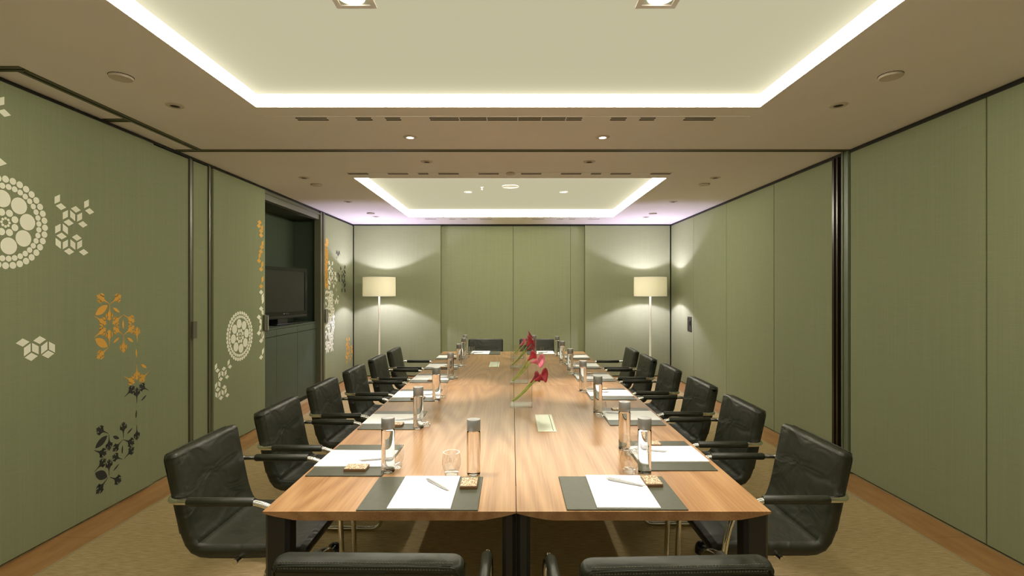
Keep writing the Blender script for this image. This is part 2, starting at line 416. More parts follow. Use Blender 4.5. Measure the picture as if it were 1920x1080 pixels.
# ------------------------------------------------------------------ printed motifs on the left wall
def wp(u, v, X): 
    Y = X*960/(u-960); return (Y, CAM_Z-(v-545)/960*Y)
class Decal:
    def __init__(self): self.v = []; self.f = []
    def poly(self, pts): o = len(self.v); self.v += pts; self.f.append(tuple(range(o, o+len(pts))))
    def strip(self, L, R):
        o = len(self.v); n = len(L); self.v += L+R
        for i in range(n-1): self.f.append((o+i, o+i+1, o+n+i+1, o+n+i))
    def disc(self, a, b, r, n=16): self.poly([(a+r*cos(2*pi*k/n), b+r*sin(2*pi*k/n)) for k in range(n)])
    def leaf(self, p, q, w):
        p = Vector(p); q = Vector(q); d = q-p; nrm = Vector((-d.y, d.x)); N = 10; L = []; R = []
        for i in range(N+1):
            t = i/N; k = w*.5*sin(pi*t)**.8
            L.append(tuple(p+d*t+nrm*k)); R.append(tuple(p+d*t-nrm*k))
        self.strip(L, R)
    def floret(self, p, q):
        """pointed stem at p, bulb in the middle, three-pronged crown at q"""
        p = Vector(p); q = Vector(q); d = q-p; nrm = Vector((-d.y, d.x))
        A = lambda t, s: tuple(p+d*t+nrm*s)
        T = [(0, .012), (.25, .028), (.42, .055), (.52, .15), (.60, .19), (.68, .14), (.76, .07), (.84, .05), (.90, .075), (.94, .05), (1.0, .0)]
        self.strip([A(t, s) for t, s in T], [A(t, -s) for t, s in T])
        for sg in (1, -1):
            self.poly([A(.55, sg*.12), A(.54, sg*.26), A(.72, sg*.27), A(.86, sg*.19), A(.74, sg*.17), A(.66, sg*.12)])
            self.poly([A(.74, sg*.05), A(.80, sg*.13), A(.95, sg*.14), A(.84, sg*.05)])
    def rhomb(self, a, b, kind, s=.047, sc=.88):
        w = s*.866*sc; h = s*sc; q = h*.25
        if kind == 'R': P = [(-w/2, -h/2-q), (w/2, -h/2+q), (w/2, h/2+q), (-w/2, h/2-q)]
        elif kind == 'L': P = [(-w/2, -h/2+q), (w/2, -h/2-q), (w/2, h/2-q), (-w/2, h/2+q)]
        else: P = [(-w, 0), (0, -h/2), (w, 0), (0, h/2)]
        self.poly([(a+x, b+y) for x, y in P])
    def build(self, x, m, par, label=None):
        b = MB(); b.add([(x+.0012, a, c) for a, c in self.v], self.f)
        o = b.build('printed_motif', M[m], par)
        if label: o['label'] = label
        return o

def roundel(a, b):
    D = Decal()
    for R, r, n, off in ((.2288, .0188, 36, 0), (.1915, .0162, 36, .5), (.1245, .0455, 8, .18), (.0553, .0195, 8, .5), (.0213, .0075, 8, 0)):
        for k in range(n):
            t = 2*pi*(k+off)/n; D.disc(a+R*cos(t), b+R*sin(t), r, 24 if r > .03 else 12)
    return D
XA = -XW+.02; XB = -XW+.012; XC = -XW
a, b = wp(10, 417, XA); roundel(a, b).build(XA, 'decal_w', PA, 'cream roundel of circles')
a, b = wp(450, 630, XB); roundel(a, b).build(XB, 'decal_w', PB, 'cream roundel of circles')
CL1 = [(289,738,'R'),(308,776,'T'),(330,817,'R'),(367,822,'L'),(383,790,'T'),(402,829,'R'),(437,762,'R'),(453,800,'T'),(347,857,'T'),(419,866,'T'),(292,887,'R'),(330,890,'L'),(311,925,'T'),(294,962,'L'),(330,967,'R'),(349,1003,'T'),(368,968,'L'),(388,933,'T'),(402,968,'R'),(423,1007,'T')]
D = Decal(); pts1 = []
for zx, zy, k in CL1:
    a, b = wp(zx*.37037, 100+zy*.37037, XA); pts1.append((a, b, k)); D.rhomb(a, b, k)
D.build(XA, 'decal_w', PA, 'cream isometric cube shapes')
D = Decal()
for zx, zy, k in [(99,334,'T'),(119,366,'R'),(155,361,'L'),(174,323,'T'),(194,357,'R'),(228,354,'L'),(137,397,'T'),(211,386,'T')]:
    a, b = wp(zx*.426, 500+zy*.426, XA); D.rhomb(a, b, k, s=.052)
D.build(XA, 'decal_w', PA, 'cream isometric cube shapes')
D = Decal()
for u, v, k in ((1.5,190,'R'), (8,212,'T'), (-8,200,'L'), (0,304,'T')):
    a, b = wp(u, v, XA); D.rhomb(a, b, k)
D.build(XA, 'decal_w', PA, 'cream isometric cube shapes')
D = Decal()
a0, b0 = wp(436, 682, XB)            # same cluster again beside the second roundel
ax = max(p[0] for p in pts1); bx = max(p[1] for p in pts1)
for a, b, k in pts1:
    aa, bb = a-ax+wp(431, 690, XB)[0], b-bx+wp(431, 679, XB)[1]
    if aa > 4.645: D.rhomb(aa, bb, k)
D.build(XB, 'decal_w', PB, 'cream isometric cube shapes')
for lst, mm, lab in (([(60,60,'T'),(55,85,'T'),(76,100,'R'),(70,120,'T'),(70,148,'T'),(80,205,'R'),(74,228,'T'),(68,258,'T'),(60,285,'R'),(56,320,'T'),(78,345,'R'),(70,378,'T'),(80,445,'R'),(70,493,'T')], 'decal_o', 'orange diamond shapes'),
                     ([(70,532,'T'),(80,562,'R'),(82,588,'R'),(70,643,'T'),(80,668,'L'),(55,700,'T'),(66,728,'L'),(65,770,'R'),(55,808,'T'),(80,812,'R'),(70,860,'T'),(82,832,'R'),(82,932,'R'),(70,972,'T')], 'decal_w', 'cream diamond shapes')):
    D = Decal()
    for zx, zy, k in lst:
        a, b = wp(470+zx/3.6, 400+zy/3.6, XB); D.rhomb(min(a, 5.53), b, k, s=.06)
    D.build(XB, mm, PB, lab)
def px(ox, oy, s): return lambda p: wp(ox+p[0]/s, oy+p[1]/s, XA)
F1 = px(160, 540, 7.2); F2 = px(160, 670, 8.308); F3 = px(160, 780, 7.2)
def flora(parts, f_map=lambda p: p):
    D = Decal()
    for F, flo, lea in parts:
        for p, q in flo: D.floret(f_map(F(p)), f_map(F(q)))
        for p, q, w in lea: D.leaf(f_map(F(p)), f_map(F(q)), w)
    return D
O1 = (F1, [((325,215),(150,95)),((330,215),(485,95)),((325,215),(320,450)),((120,380),(285,490)),((510,360),(360,490)),((510,360),(665,455)),((510,635),(665,510)),((510,630),(370,530)),((115,670),(280,540)),((320,785),(320,555)),((315,800),(150,950)),((515,640),(512,880)),((697,735),(695,520))],
      [((300,232),(132,365),.42),((130,685),(300,795),.45),((370,265),(465,330),.28),((505,430),(510,555),.26),((460,668),(372,740),.26),((562,670),(648,728),.28),((682,820),(692,940),.24)])
O2 = (F2, [((800,110),(800,360)),((605,295),(770,400)),((990,220),(835,380))], [((865,110),(955,165),.3)])
K2 = (F2, [((605,620),(770,450)),((800,715),(800,465)),((985,515),(835,435))], [((865,680),(952,585),.22),((795,815),(785,955),.2)])
K3 = (F3, [((310,235),(145,170)),((318,250),(320,470)),((120,465),(285,515)),((505,320),(365,480)),((510,318),(660,375)),((512,300),(512,75)),((693,120),(693,330)),((520,580),(660,420)),((500,585),(360,540)),((120,755),(280,575)),((318,805),(318,580)),((330,825),(485,880)),((305,830),(140,1055))],
      [((295,265),(130,435),.42),((130,770),(295,825),.5),((370,275),(455,305),.35),((560,245),(635,160),.22),((500,395),(495,515),.2),((455,645),(372,745),.2)])
flora([O1, O2]).build(XA, 'decal_o', PA, 'orange floral sprig')
flora([K2, K3]).build(XA, 'decal_k', PA, 'black floral sprig')
flora([O1, O2], lambda p: (p[0]+4.22, p[1]+.46)).build(XC, 'decal_w', PC, 'cream floral sprig')
flora([K2, K3], lambda p: (11.6-p[0], p[1]+1.29)).build(XC, 'decal_k', PC, 'black floral sprig')
D = flora([O1, O2], lambda p: (p[0]+5.02, p[1]-.75)); D.v = [(min(a, 8.68), max(b, .03)) for a, b in D.v]
D.build(XC, 'decal_o', PC, 'orange floral sprig')
D = Decal(); D2 = Decal(); rnd = random.Random(3); s = .062; w = s*.866
for r in range(22):
    for q in range(6):
        a = 7.40+.03+(q+(r % 2)*.5)*2*w*.5*1.15+.0; b = 1.44-r*.041
        if a > 7.43+(.28 if r < 6 or r > 15 else .36): continue
        if 8 <= r <= 11 and q < 1: continue
        if rnd.random() < .18: continue
        D.rhomb(a, b, ('R', 'L', 'T')[(r+q) % 3], s=s*.8)
D.build(XC, 'decal_w', PC, 'cream isometric cube shapes')
for r in range(20):
    for q in range(3):
        if rnd.random() < .2: continue
        D2.rhomb(7.40+q*.04+(r % 2)*.02, 2.20-r*.036, ('R', 'L', 'T')[(r+q) % 3], s=.05)
D2.build(XC, 'decal_o', PC, 'orange diamond shapes')

# ------------------------------------------------------------------ ceiling fittings
def disc_fitting(name, u, v, r, lab, cat, grp, lit=None, hole=False):
    Y = 1.129*960/(545-v); x = (u-960)/960*Y
    t = thing(name, lab, cat, (x, Y, H), 0, grp)
    n = 28
    if hole or lit:
        MB().lathe([(r*.52, -.001), (r*.55, -.007), (r*.92, -.005), (r, 0)], n, cap=False).build('trim_ring', M['ring'], t)
        MB().lathe([(r*.53, 0), (r*.52, -.003)], n).build('lens' if lit else 'aperture', M['lens'] if lit else M['slot'], t)
    else:
        MB().lathe([(r, 0), (r, -.010), (r*.94, -.014)], n).build('grille', M['ring'], t)
        MB().lathe([(r*1.04, 0), (r*1.04, -.002)], n).build('shadow_ring', M['slot'], t)
    return t
ORD = ['nearest', 'second', 'third', 'fourth', 'fifth', 'farthest']
for u, v, l in ((227,143,'flush white ceiling speaker on the left side of the near ceiling half'), (1670,141,'flush white ceiling speaker on the right side of the near ceiling half'),
             (593,346,'flush white ceiling speaker on the left, just past the partition track'), (1321,345,'flush white ceiling speaker on the right, just past the partition track'),
             (695,399.5,'flush white ceiling speaker on the left near the back wall'), (1224,400,'flush white ceiling speaker on the right near the back wall')):
    disc_fitting('ceiling_speaker', u, v, .055, l, 'speaker', 'flush ceiling speakers')
disc_fitting('smoke_detector', 957, 324.5, .045, 'small round ceiling disc centred beside the far air vent', 'detector', None)
for u, v, l in ((328,198,'unlit recessed downlight on the near left ceiling, before the track'), (1572,197,'unlit recessed downlight on the near right ceiling, before the track'),
             (800,303,'unlit recessed downlight just past the track, left of centre'), (1105,303,'unlit recessed downlight just past the track, right of centre'),
             (570,333,'unlit recessed downlight over the left edge, just past the track'), (1341,333,'unlit recessed downlight over the right edge, just past the track'),
             (653,378,'unlit recessed downlight left of the far light tray'), (1262,378,'unlit recessed downlight right of the far light tray'),
             (705,406,'unlit recessed downlight in the far left ceiling corner'), (1211,407,'unlit recessed downlight in the far right ceiling corner')):
    disc_fitting('recessed_downlight', u, v, .052, l, 'downlight', 'unlit round downlights', hole=True)
def spot(parent, W_, size=62, blend=.7, tilt=None, z=-.03):
    d = bpy.data.lights.new('spot_lamp', 'SPOT'); d.energy = W_; d.color = SPOT_COL; d.spot_size = radians(size); d.spot_blend = blend; d.shadow_soft_size = .025
    o = bpy.data.objects.new('spot_lamp', d); COL.objects.link(o); o.parent = parent; o.location = (0, 0, z)
    if tilt: o.rotation_euler = tilt
    return o
for u, l in ((769, 'lit recessed downlight before the track, left one of the pair'), (1130, 'lit recessed downlight before the track, right one of the pair')):
    spot(disc_fitting('recessed_downlight', u, 257, .052, l, 'downlight', 'lit round downlights', lit=True), 170, 34, .85, (0, radians(-8 if u < 960 else 6), 0))
def square_light(x, Y, z, lab):
    t = thing('square_downlight', lab, 'downlight', (x, Y, z), 0, 'square downlights of the near tray')
    r = .085; k = MB()
    for bx in ((-r, r, -r, -r+.022), (-r, r, r-.022, r), (-r, -r+.022, -r+.022, r-.022), (r-.022, r, -r+.022, r-.022)): k.box(*bx, -.008, 0)
    k.build('frame', M['ring'], t)
    MB().box(-r+.022, r-.022, -r+.022, r-.022, -.002, 0).build('recess', M['socket'], t)
    MB().lathe([(.055, -.002), (.055, -.009), (.045, -.011)], 24).build('lens', M['lens'], t)
    return t
zi = H+TR[0][4]+.004
for x, l in ((-.66, 'square gimbal downlight in the near tray, left of centre'), (.61, 'square gimbal downlight in the near tray, right of centre')):
    spot(square_light(x, 2.10, zi, l), 125, 50)
zf = H+TR[1][4]+.004
for x, l in ((-.55, 'small lit downlight in the far tray, left of centre'), (.65, 'small lit downlight in the far tray, right of centre')):
    t = thing('tray_downlight', l, 'downlight', (x, 6.45, zf), 0, 'far tray downlights')
    MB().lathe([(.03, -.001), (.035, -.006), (.05, -.004), (.055, 0)], 24, cap=False).build('trim_ring', M['white'], t)
    MB().lathe([(.03, 0), (.03, -.003)], 24).build('lens', M['lens'], t)
    spot(t, 80, 40)
t = thing('ceiling_disc', 'round white disc centred in the far light tray', 'speaker', (-.02, 6.10, zf))
MB().lathe([(.10, 0), (.10, -.008), (.09, -.012)], 32).build('cover', M['white'], t)
t = thing('sprinkler', 'tiny sprinkler head left of the far tray disc', 'sprinkler', (-.36, 6.15, zf))
MB().lathe([(.02, 0), (.02, -.004), (.008, -.005), (.008, -.03), (.016, -.031), (.016, -.034)], 12).build('head', M['white'], t)
def vent(v, u0, u1, slots, lab, wd, two=True):
    Y = 1.129*960/(545-v); X = lambda u: (u-960)/960*Y
    t = thing('air_vent', lab, 'vent', ((X(u0)+X(u1))/2, Y, H), 0, 'linear ceiling vents')
    xc = t.location.x
    MB().box(X(u0)-xc, X(u1)-xc, -wd/2, wd/2, -.003, 0).build('frame', M['ceiling'], t)
    for a, b_ in slots:
        for yy in ((-.024, .010) if two else (-.02,)):
            MB().box(X(a)-xc, X(b_)-xc, yy, yy+(.018 if two else .035), -.0042, -.002).build('slot', M['slot'], t)
vent(222, 500, 1400, ((556,614),(668,697),(723,751),(806,860),(862,912),(914,970),(972,1014),(1016,1060),(1062,1091),(1145,1174),(1200,1228),(1283,1340)), 'long linear air vent beside the near light tray', .09)
vent(325, 652, 1262, ((652,690),(727,765),(784,803),(822,860),(897,935),(977,1015),(1052,1090),(1108,1127),(1145,1183),(1220,1258)), 'long linear air vent between the track and the far tray', .08)
vent(410.5, 780, 1140, ((797,818),(842,853),(865,876),(900,922),(998,1020),(1044,1056),(1067,1078),(1102,1124)), 'thin linear air vent close to the back wall', .06, False)

# ------------------------------------------------------------------ media niche
CX = -2.755
cab = thing('cabinet', 'dark green built-in cabinet below the television in the wall niche', 'cabinet', (CX, 6.35, 0))
c0 = 5.305-6.35; c1 = 7.195-6.35
MB().box(-.345, -.022, c0, c1, .06, 1.012).build('body', M['cabinet'], cab)
MB().box(-.345, 0, c0, c1, 1.014, 1.034).build('worktop', M['cabinet'], cab)
MB().box(-.3, -.03, c0, c1, 0, .058).build('plinth', M['backing'], cab)
ds = [5.31, 5.995, 6.575, 7.19]
for a, b_ in zip(ds, ds[1:]):
    MB().box(-.022, 0, a-6.35+.003, b_-6.35-.003, .065, .928).build('door', M['cabinet'], cab)
    MB().box(-.022, 0, a-6.35+.003, b_-6.35-.003, .934, 1.010).build('drawer', M['cabinet'], cab)
tv = thing('television', 'black flat television on the cabinet in the wall niche', 'television', (-2.93, 6.50, 1.034), radians(90-10))
tw = 1.02; y_ = -.03
# local: x along the screen, -y faces the room (rotated so that it looks along +X)
k = MB(); z0, z1 = .075, .725
for bx in ((-tw/2, tw/2, z1-.045, z1), (-tw/2, tw/2, z0, z0+.085), (-tw/2, -tw/2+.05, z0+.085, z1-.045), (tw/2-.05, tw/2, z0+.085, z1-.045)):
    k.box(bx[0], bx[1], -.045, -.01, bx[2], bx[3])
k.box(-tw/2+.03, tw/2-.03, -.012, .05, z0+.03, z1-.03)
k.build('bezel', M['blackgloss'], tv)
MB().box(-tw/2+.05, tw/2-.05, -.038, -.012, z0+.085, z1-.045).build('screen', M['screen'], tv)
MB().box(-tw/2+.02, tw/2-.02, -.052, -.044, z0+.012, z0+.035).build('speaker_bar', M['black'], tv)
MB().box(.035, .042, -.0475, -.0455, z0+.055, z0+.065).box(.075, .082, -.0475, -.0455, z0+.055, z0+.065).box(-.02, .0, -.0475, -.0455, z0+.055, z0+.065).build('indicator_marks', M['silver'], tv)
MB().box(-.10, .10, -.02, .04, .02, z0+.01).build('neck', M['black'], tv)
MB().cbox(-.27, .27, -.13, .11, 0, .02, .006).build('stand', M['blackgloss'], tv)

# ------------------------------------------------------------------ conference tables (four modules)
TZ = .74
def table_module(x0, x1, y0, y1, lab, outer, front):
    """outer: -1 when the outer long edge is on -x; front: -1 near end, +1 far end"""
    w = x1-x0; L = y1-y0
    t = thing('conference_table', lab, 'table', ((x0+x1)/2, (y0+y1)/2, 0), 0, 'four joined conference tables')
    hx, hy = w/2-.0012, L/2-.0012
    prof = [(-hx, 0), (hx, 0), (hx, -.005), (hx-.04, -.015), (hx-.10, -.026), (hx-.13, -.028), (-hx+.13, -.028), (-hx+.10, -.026), (-hx+.04, -.015), (-hx, -.005)]
    top = MB().add([(-hx, -hy, TZ), (hx, -hy, TZ), (hx, hy, TZ), (-hx, hy, TZ), (-hx, -hy, TZ-.0012), (hx, -hy, TZ-.0012), (hx, hy, TZ-.0012), (-hx, hy, TZ-.0012)],
                   [(0,1,2,3), (0,4,5,1), (1,5,6,2), (2,6,7,3), (3,7,4,0), (4,7,6,5)]).build('tabletop', M['veneer'], t)
    MB().loft([[(x, -hy, TZ-.0013+z) for x, z in prof], [(x, hy, TZ-.0013+z) for x, z in prof]], smooth=False).build('underside_edge', M['veneer_edge'], t)
    zt = TZ-.0295
    MB().box(-hx+.12, hx-.12, -hy+.50, -hy+.54, zt-.04, zt).box(-hx+.12, hx-.12, hy-.54, hy-.50, zt-.04, zt).box(-hx+.15, -hx+.19, -hy+.54, hy-.54, zt-.04, zt).box(hx-.19, hx-.15, -hy+.54, hy-.54, zt-.04, zt).build('frame', M['black'], t)
    for sx in (-1, 1):
        for sy in (-1, 1):
            wd = .080 if sx == outer else .045
            seam = sy != front
            ins = .25 if (seam and sx == outer) else 0
            xa = sx*(hx-ins); xb = sx*(hx-ins-wd); ya = sy*(hy-.012); yb = sy*(hy-.085)
            xl, xh = min(xa, xb), max(xa, xb); yl, yh = min(ya, yb), max(ya, yb)
            b = MB()
            za, zb = ((TZ-.0295, TZ-.0295) if ins else (TZ-.0085, TZ-.026)) if sx == outer else (TZ-.008, TZ-.018)
            if sx > 0: za, zb = zb, za      # top follows the bevel of the underside
            r = .012
            ring0 = [(xl+r,yl),(xh-r,yl),(xh,yl+r),(xh,yh-r),(xh-r,yh),(xl+r,yh),(xl,yh-r),(xl,yl+r)]
            top_ = [(x, y, za+(zb-za)*(x-xl)/(xh-xl)) for x, y in ring0]
            b.loft([[(x, y, 0) for x, y in ring0], top_], smooth=False)
            b.build('leg', M['black'], t)
    return t
TX0, TXC, TX1 = -.818, .014, .850; TY0, TYC, TY1 = 1.674, 3.92, 6.09
table_module(TX0, TXC, TY0, TYC, 'walnut table section at the near end, the one without a socket cover', -1, -1)
table_module(TXC, TX1, TY0, TYC, 'walnut table section at the near end, with a pale socket cover in it', 1, -1)
table_module(TX0, TXC, TYC, TY1, 'walnut table section at the far end, with a pale socket cover in it', -1, 1)
table_module(TXC, TX1, TYC, TY1, 'walnut table section at the far end, the one without a socket cover', 1, 1)
def socket(xc, yc, lab):
    t = thing('socket_cover', lab, 'socket cover', (xc, yc, TZ), 0, 'table socket covers')
    MB().cbox(-.048, .048, -.175, .175, .0003, .003, .001).build('frame', M['socket'], t)
    MB().cbox(-.030, .030, -.168, .168, .003, .0042, .0005).build('lid', M['socket'], t)
    MB().box(.031, .0335, -.168, .168, .003, .0034).build('gap', M['slot'], t)
socket(.181, 2.80, 'pale metal socket cover in the near half of the table')
socket(-.172, 5.01, 'pale metal socket cover in the far half of the table')

# ------------------------------------------------------------------ chairs
def shell_rings(path, hw, hth, cap0, cap1):
    """rounded-rectangle rings along a (y,z) centre line"""
    P = [Vector(p) for p in path]; rings = []; N = len(P)
    def ring(c, nrm, w, t, dip=0):
        pts = []; r = min(.022, t*.95); K = 5
        for qx, qt in ((1, 1), (-1, 1), (-1, -1), (1, -1)):
            a0 = {(1,1): 0, (-1,1): pi/2, (-1,-1): pi, (1,-1): 3*pi/2}[(qx, qt)]
            for k in range(K+1):
                a = a0+pi/2*k/K
                X = qx*(w-r)+r*cos(a); T = qt*(t-r)+r*sin(a)
                pts.append((X, T))
            if (qx, qt) in ((1, 1), (-1, -1)):       # subdivide the long faces
                for f in (.66, .33, 0, -.33, -.66):
                    X = qx*(w-r)*f
                    pts.append((X, qt*t))
        return [(X, c.x+nrm.x*(T+dip*(1-(X/hw)**2)), c.y+nrm.y*(T+dip*(1-(X/hw)**2))) for X, T in pts]
    for i in range(N):
        d = (P[min(i+1, N-1)]-P[max(i-1, 0)]).normalized(); nrm = Vector((-d.y, d.x))
        if i == 0 and cap0:
            for e, k in ((.0, .72), (.005, .88), (.014, .97)):
                rings.append(ring(P[0]+d*e, nrm, hw-.022*(1-k)*2, hth*k, 0))
            P0 = P[0]+d*.03; rings.append(ring(P0, nrm, hw, hth)); continue
        if i == N-1 and cap1:
            rings.append(ring(P[-1]-d*.03, nrm, hw, hth))
            for e, k in ((.014, .97), (.005, .88), (0, .72)):
                rings.append(ring(P[-1]-d*e, nrm, hw-.022*(1-k)*2, hth*k, 0))
            continue
        rings.append(ring(P[i], nrm, hw, hth))
    return rings
def make_chair(lab, grp):
    t = thing('conference_chair', lab, 'chair', (0,0,0), 0, grp)
    hw = .228
    bp = smooth_path([(-.292, .828, 0), (-.274, .74, 0), (-.254, .64, 0), (-.236, .555, 0), (-.222, .51, 0)], 4)
    bp = [(p.x, p.y) for p in bp] + [(-.212, .485), (-.195, .463)]
    sp = [(-.195, .463), (-.170, .452), (-.135, .449)] + [(p.x, p.y) for p in smooth_path([(-.10, .449, 0), (0, .449, 0), (.12, .453, 0), (.205, .448, 0), (.235, .440, 0)], 3)]
    rg = shell_rings(bp + sp[1:], hw, .0285, True, True)
    k = len(bp) - 1 + 3
    MB().loft(rg[:k+1]).build('backrest', M['leather'], t, angle=75)
    MB().loft(rg[k:]).build('seat', M['leather'], t, angle=75)
    # top-stitched welt round the rear edge of the back
    def welt(rear, inset):
        left = [(-hw+inset, z) for z in (.52, .62, .72, .795)]
        path = left + [(-hw+inset+.006, .812), (-hw+inset+.022, .822)] + [(x, .824) for x in (-.1, 0, .1)] + [(hw-inset-.022, .822), (hw-inset-.006, .812)] + [(x*-1, z) for x, z in reversed(left)]
        out = []
        for x, z in path:
            # centre line y at height z
            yy = -.222-(z-.51)*.22
            if rear: yy -= .0285
            out.append((x, yy, z))
        return smooth_path(out, 3)
    MB().tube(welt(True, .010), .0022, 5).tube([(-hw+.022+.0184*i, -.3145, .8245) for i in range(23)], .0016, 5).build('welt', M['leather'], t)
    k = MB()
    for yy, zz in ((-.3105, .8283), (-.3195, .8185)):
        for i in range(58):
            x = -hw+.024+i*.00705
            k.box(x, x+.0042, yy-.0008, yy+.0008, zz-.0016, zz+.0010)
    k.build('stitching', M['stitch'], t)['kind'] = 'stuff'
    R = .012; X = .258
    # arms: loop behind the back, forward as armrests, down to the runner
    fr = MB()
    arm = [(-X, .23, .02)]
    path = [(0, -.292, .655), (-.20, -.297, .655), (-X, -.262, .66), (-X, .065, .66), (-X, .165, .615), (-X, .205, .48), (-X, .225, .013), (-X, -.25, .013), (0, -.25, .013)]
    for s in (1, -1):
        p = [(x*s, y, z) for x, y, z in path]
        fr.tube(round_corners(p, [.05, .05, .06, .07, .08, .07, .06], 6), R, 10)
    fr.build('frame', M['chrome'], t)
    for s in (-1, 1):
        MB().tube([(s*X, -.20, .66), (s*X, -.195, .66), (s*X, .05, .66), (s*X, .055, .66)], [.0135, .0165, .0165, .0135], 12).build('armrest', M['leather'], t)
        MB().tube([(s*X, -.02, .430), (s*.20, -.02, .425)], .010, 8).build('bracket', M['chrome'], t)
    return t
LZ = [2.205, 2.868, 3.545, 4.22, 4.90, 5.56]; LX = [-1.035, -1.02, -1.02, -1.01, -1.0, -.99]
RZ = [2.225, 2.93, 3.59, 4.27, 4.93, 5.55]; RX = [1.02, 1.03, 1.04, 1.03, 1.02, 1.01]
WORD = ['nearest the camera', 'second from the near end', 'third from the near end', 'fourth from the near end', 'fifth from the near end', 'farthest from the camera']
proto = None
for side, xs_, zs_, rz in (('left', LX, LZ, -pi/2), ('right', RX, RZ, pi/2)):
    for i in range(6):
        lab = f"black leather armchair {WORD[i]} along the table's {side} long side"
        if proto is None:
            proto = make_chair(lab, 'black leather chairs around the table'); proto.location = (xs_[i], zs_[i], 0); proto.rotation_euler = (0, 0, rz)
        else:
            dup(proto, (xs_[i], zs_[i], 0), rz+random.uniform(-.012, .012), lab)
dup(proto, (-.335, 1.505, 0), radians(-1.0), 'black leather armchair seen from behind at the near end, left of the pair')
dup(proto, (.375, 1.49, 0), radians(2.2), 'black leather armchair seen from behind at the near end, right of the pair')
dup(proto, (-.345, 6.45, 0), pi, "black leather armchair at the table's far end, left of the flowers")
dup(proto, (.325, 6.45, 0), pi, "black leather armchair at the table's far end, partly behind the flowers")

for x, y, l in ((-.985, 2.84, 'small black domed floor socket under the left edge of the table'), (1.065, 2.86, 'small black domed floor socket under the right edge of the table')):
    t = thing('floor_socket', l, 'socket', (x, y, 0), 0, 'black floor sockets')
    MB().lathe([(.042, .0005), (.042, .02), (.038, .042), (.026, .057), (.010, .064), (.001, .065)], 20).build('dome', M['blackgloss'], t)
    MB().tube([(-.01, -.041, .025), (.0, -.034, .045), (.012, -.02, .061)], .0025, 6).build('lid_rim', M['chrome'], t)

# ------------------------------------------------------------------ place settings
def tex_box():
    m = mat('printed_lid', (.4, .28, .15), .45)
    tc = nn(m, 'ShaderNodeTexCoord'); n = nn(m, 'ShaderNodeTexNoise', Scale=45.0, Detail=2.0, Distortion=2.5); lk(m, tc.outputs['Object'], n.inputs['Vector'])
    s = nn(m, 'ShaderNodeMath', operation='SUBTRACT'); s.inputs[1].default_value = .5; lk(m, n.outputs['Fac'], s.inputs[0])
    a = nn(m, 'ShaderNodeMath', operation='ABSOLUTE'); lk(m, s.outputs[0], a.inputs[0])
    r = nn(m, 'ShaderNodeValToRGB'); e = r.color_ramp.elements
    e[0].color = (.85, .74, .50, 1); e[0].position = .02; e[1].color = (.22, .12, .055, 1); e[1].position = .07
    lk(m, a.outputs[0], r.inputs[0]); lk(m, r.outputs[0], bsdf(m).inputs['Base Color']); return m
M['lid'] = tex_box(); M['boxwood'] = mat('box_brown', (.16, .085, .035), .45)
G = {'mat': 'desk mats', 'pad': 'white notepads', 'pen': 'pens on the notepads', 'box': 'small patterned boxes on the desk mats', 'bottle': 'silver-capped water bottles', 'glass': 'water glasses'}
def p_mat():
    return tag(MB().cbox(-.20, .20, -.15, .15, .0004, .0045, .0012).build('desk_mat', M['mat']), '', 'desk mat', G['mat'])
def p_pad():
    t = thing('notepad', '', 'notepad', group=G['pad'])
    MB().box(-.105, .105, -.148, .148, .0, .0035).build('sheets', M['paper'], t)
    MB().box(-.1046, .1046, -.1478, .1478, .0036, .0042).build('top_sheet', M['paper'], t)
    return t
def p_pen():
    t = thing('pen', '', 'pen', group=G['pen'])
    z = .0052
    MB().tube([(-.068, 0, z), (-.060, 0, z), (-.02, 0, z), (.05, 0, z), (.068, 0, z)], [.0012, .0042, .0055, .0055, .0048], 10).build('barrel', M['pen'], t)
    MB().tube([(-.078, 0, z), (-.068, 0, z)], [.0005, .0016], 8).build('tip', M['silver'], t)
    MB().box(.018, .066, -.0012, .0012, z+.0045, z+.0068).build('clip', M['silver'], t)
    MB().lathe([(.0052, -.003), (.0052, .003)], 10).build('band', M['blackgloss'], t, (.004, 0, z), (0, pi/2, 0))
    MB().tube([(.068, 0, z), (.075, 0, z)], .003, 8).build('button', M['silver'], t)
    return t
def p_box():
    t = thing('small_box', '', 'box', group=G['box'])
    MB().cbox(-.031, .031, -.044, .044, .0002, .011, .0015).build('tray', M['boxwood'], t)
    MB().box(-.0295, .0295, -.0425, .0425, .0112, .0122).build('printed_top', M['lid'], t)
    return t
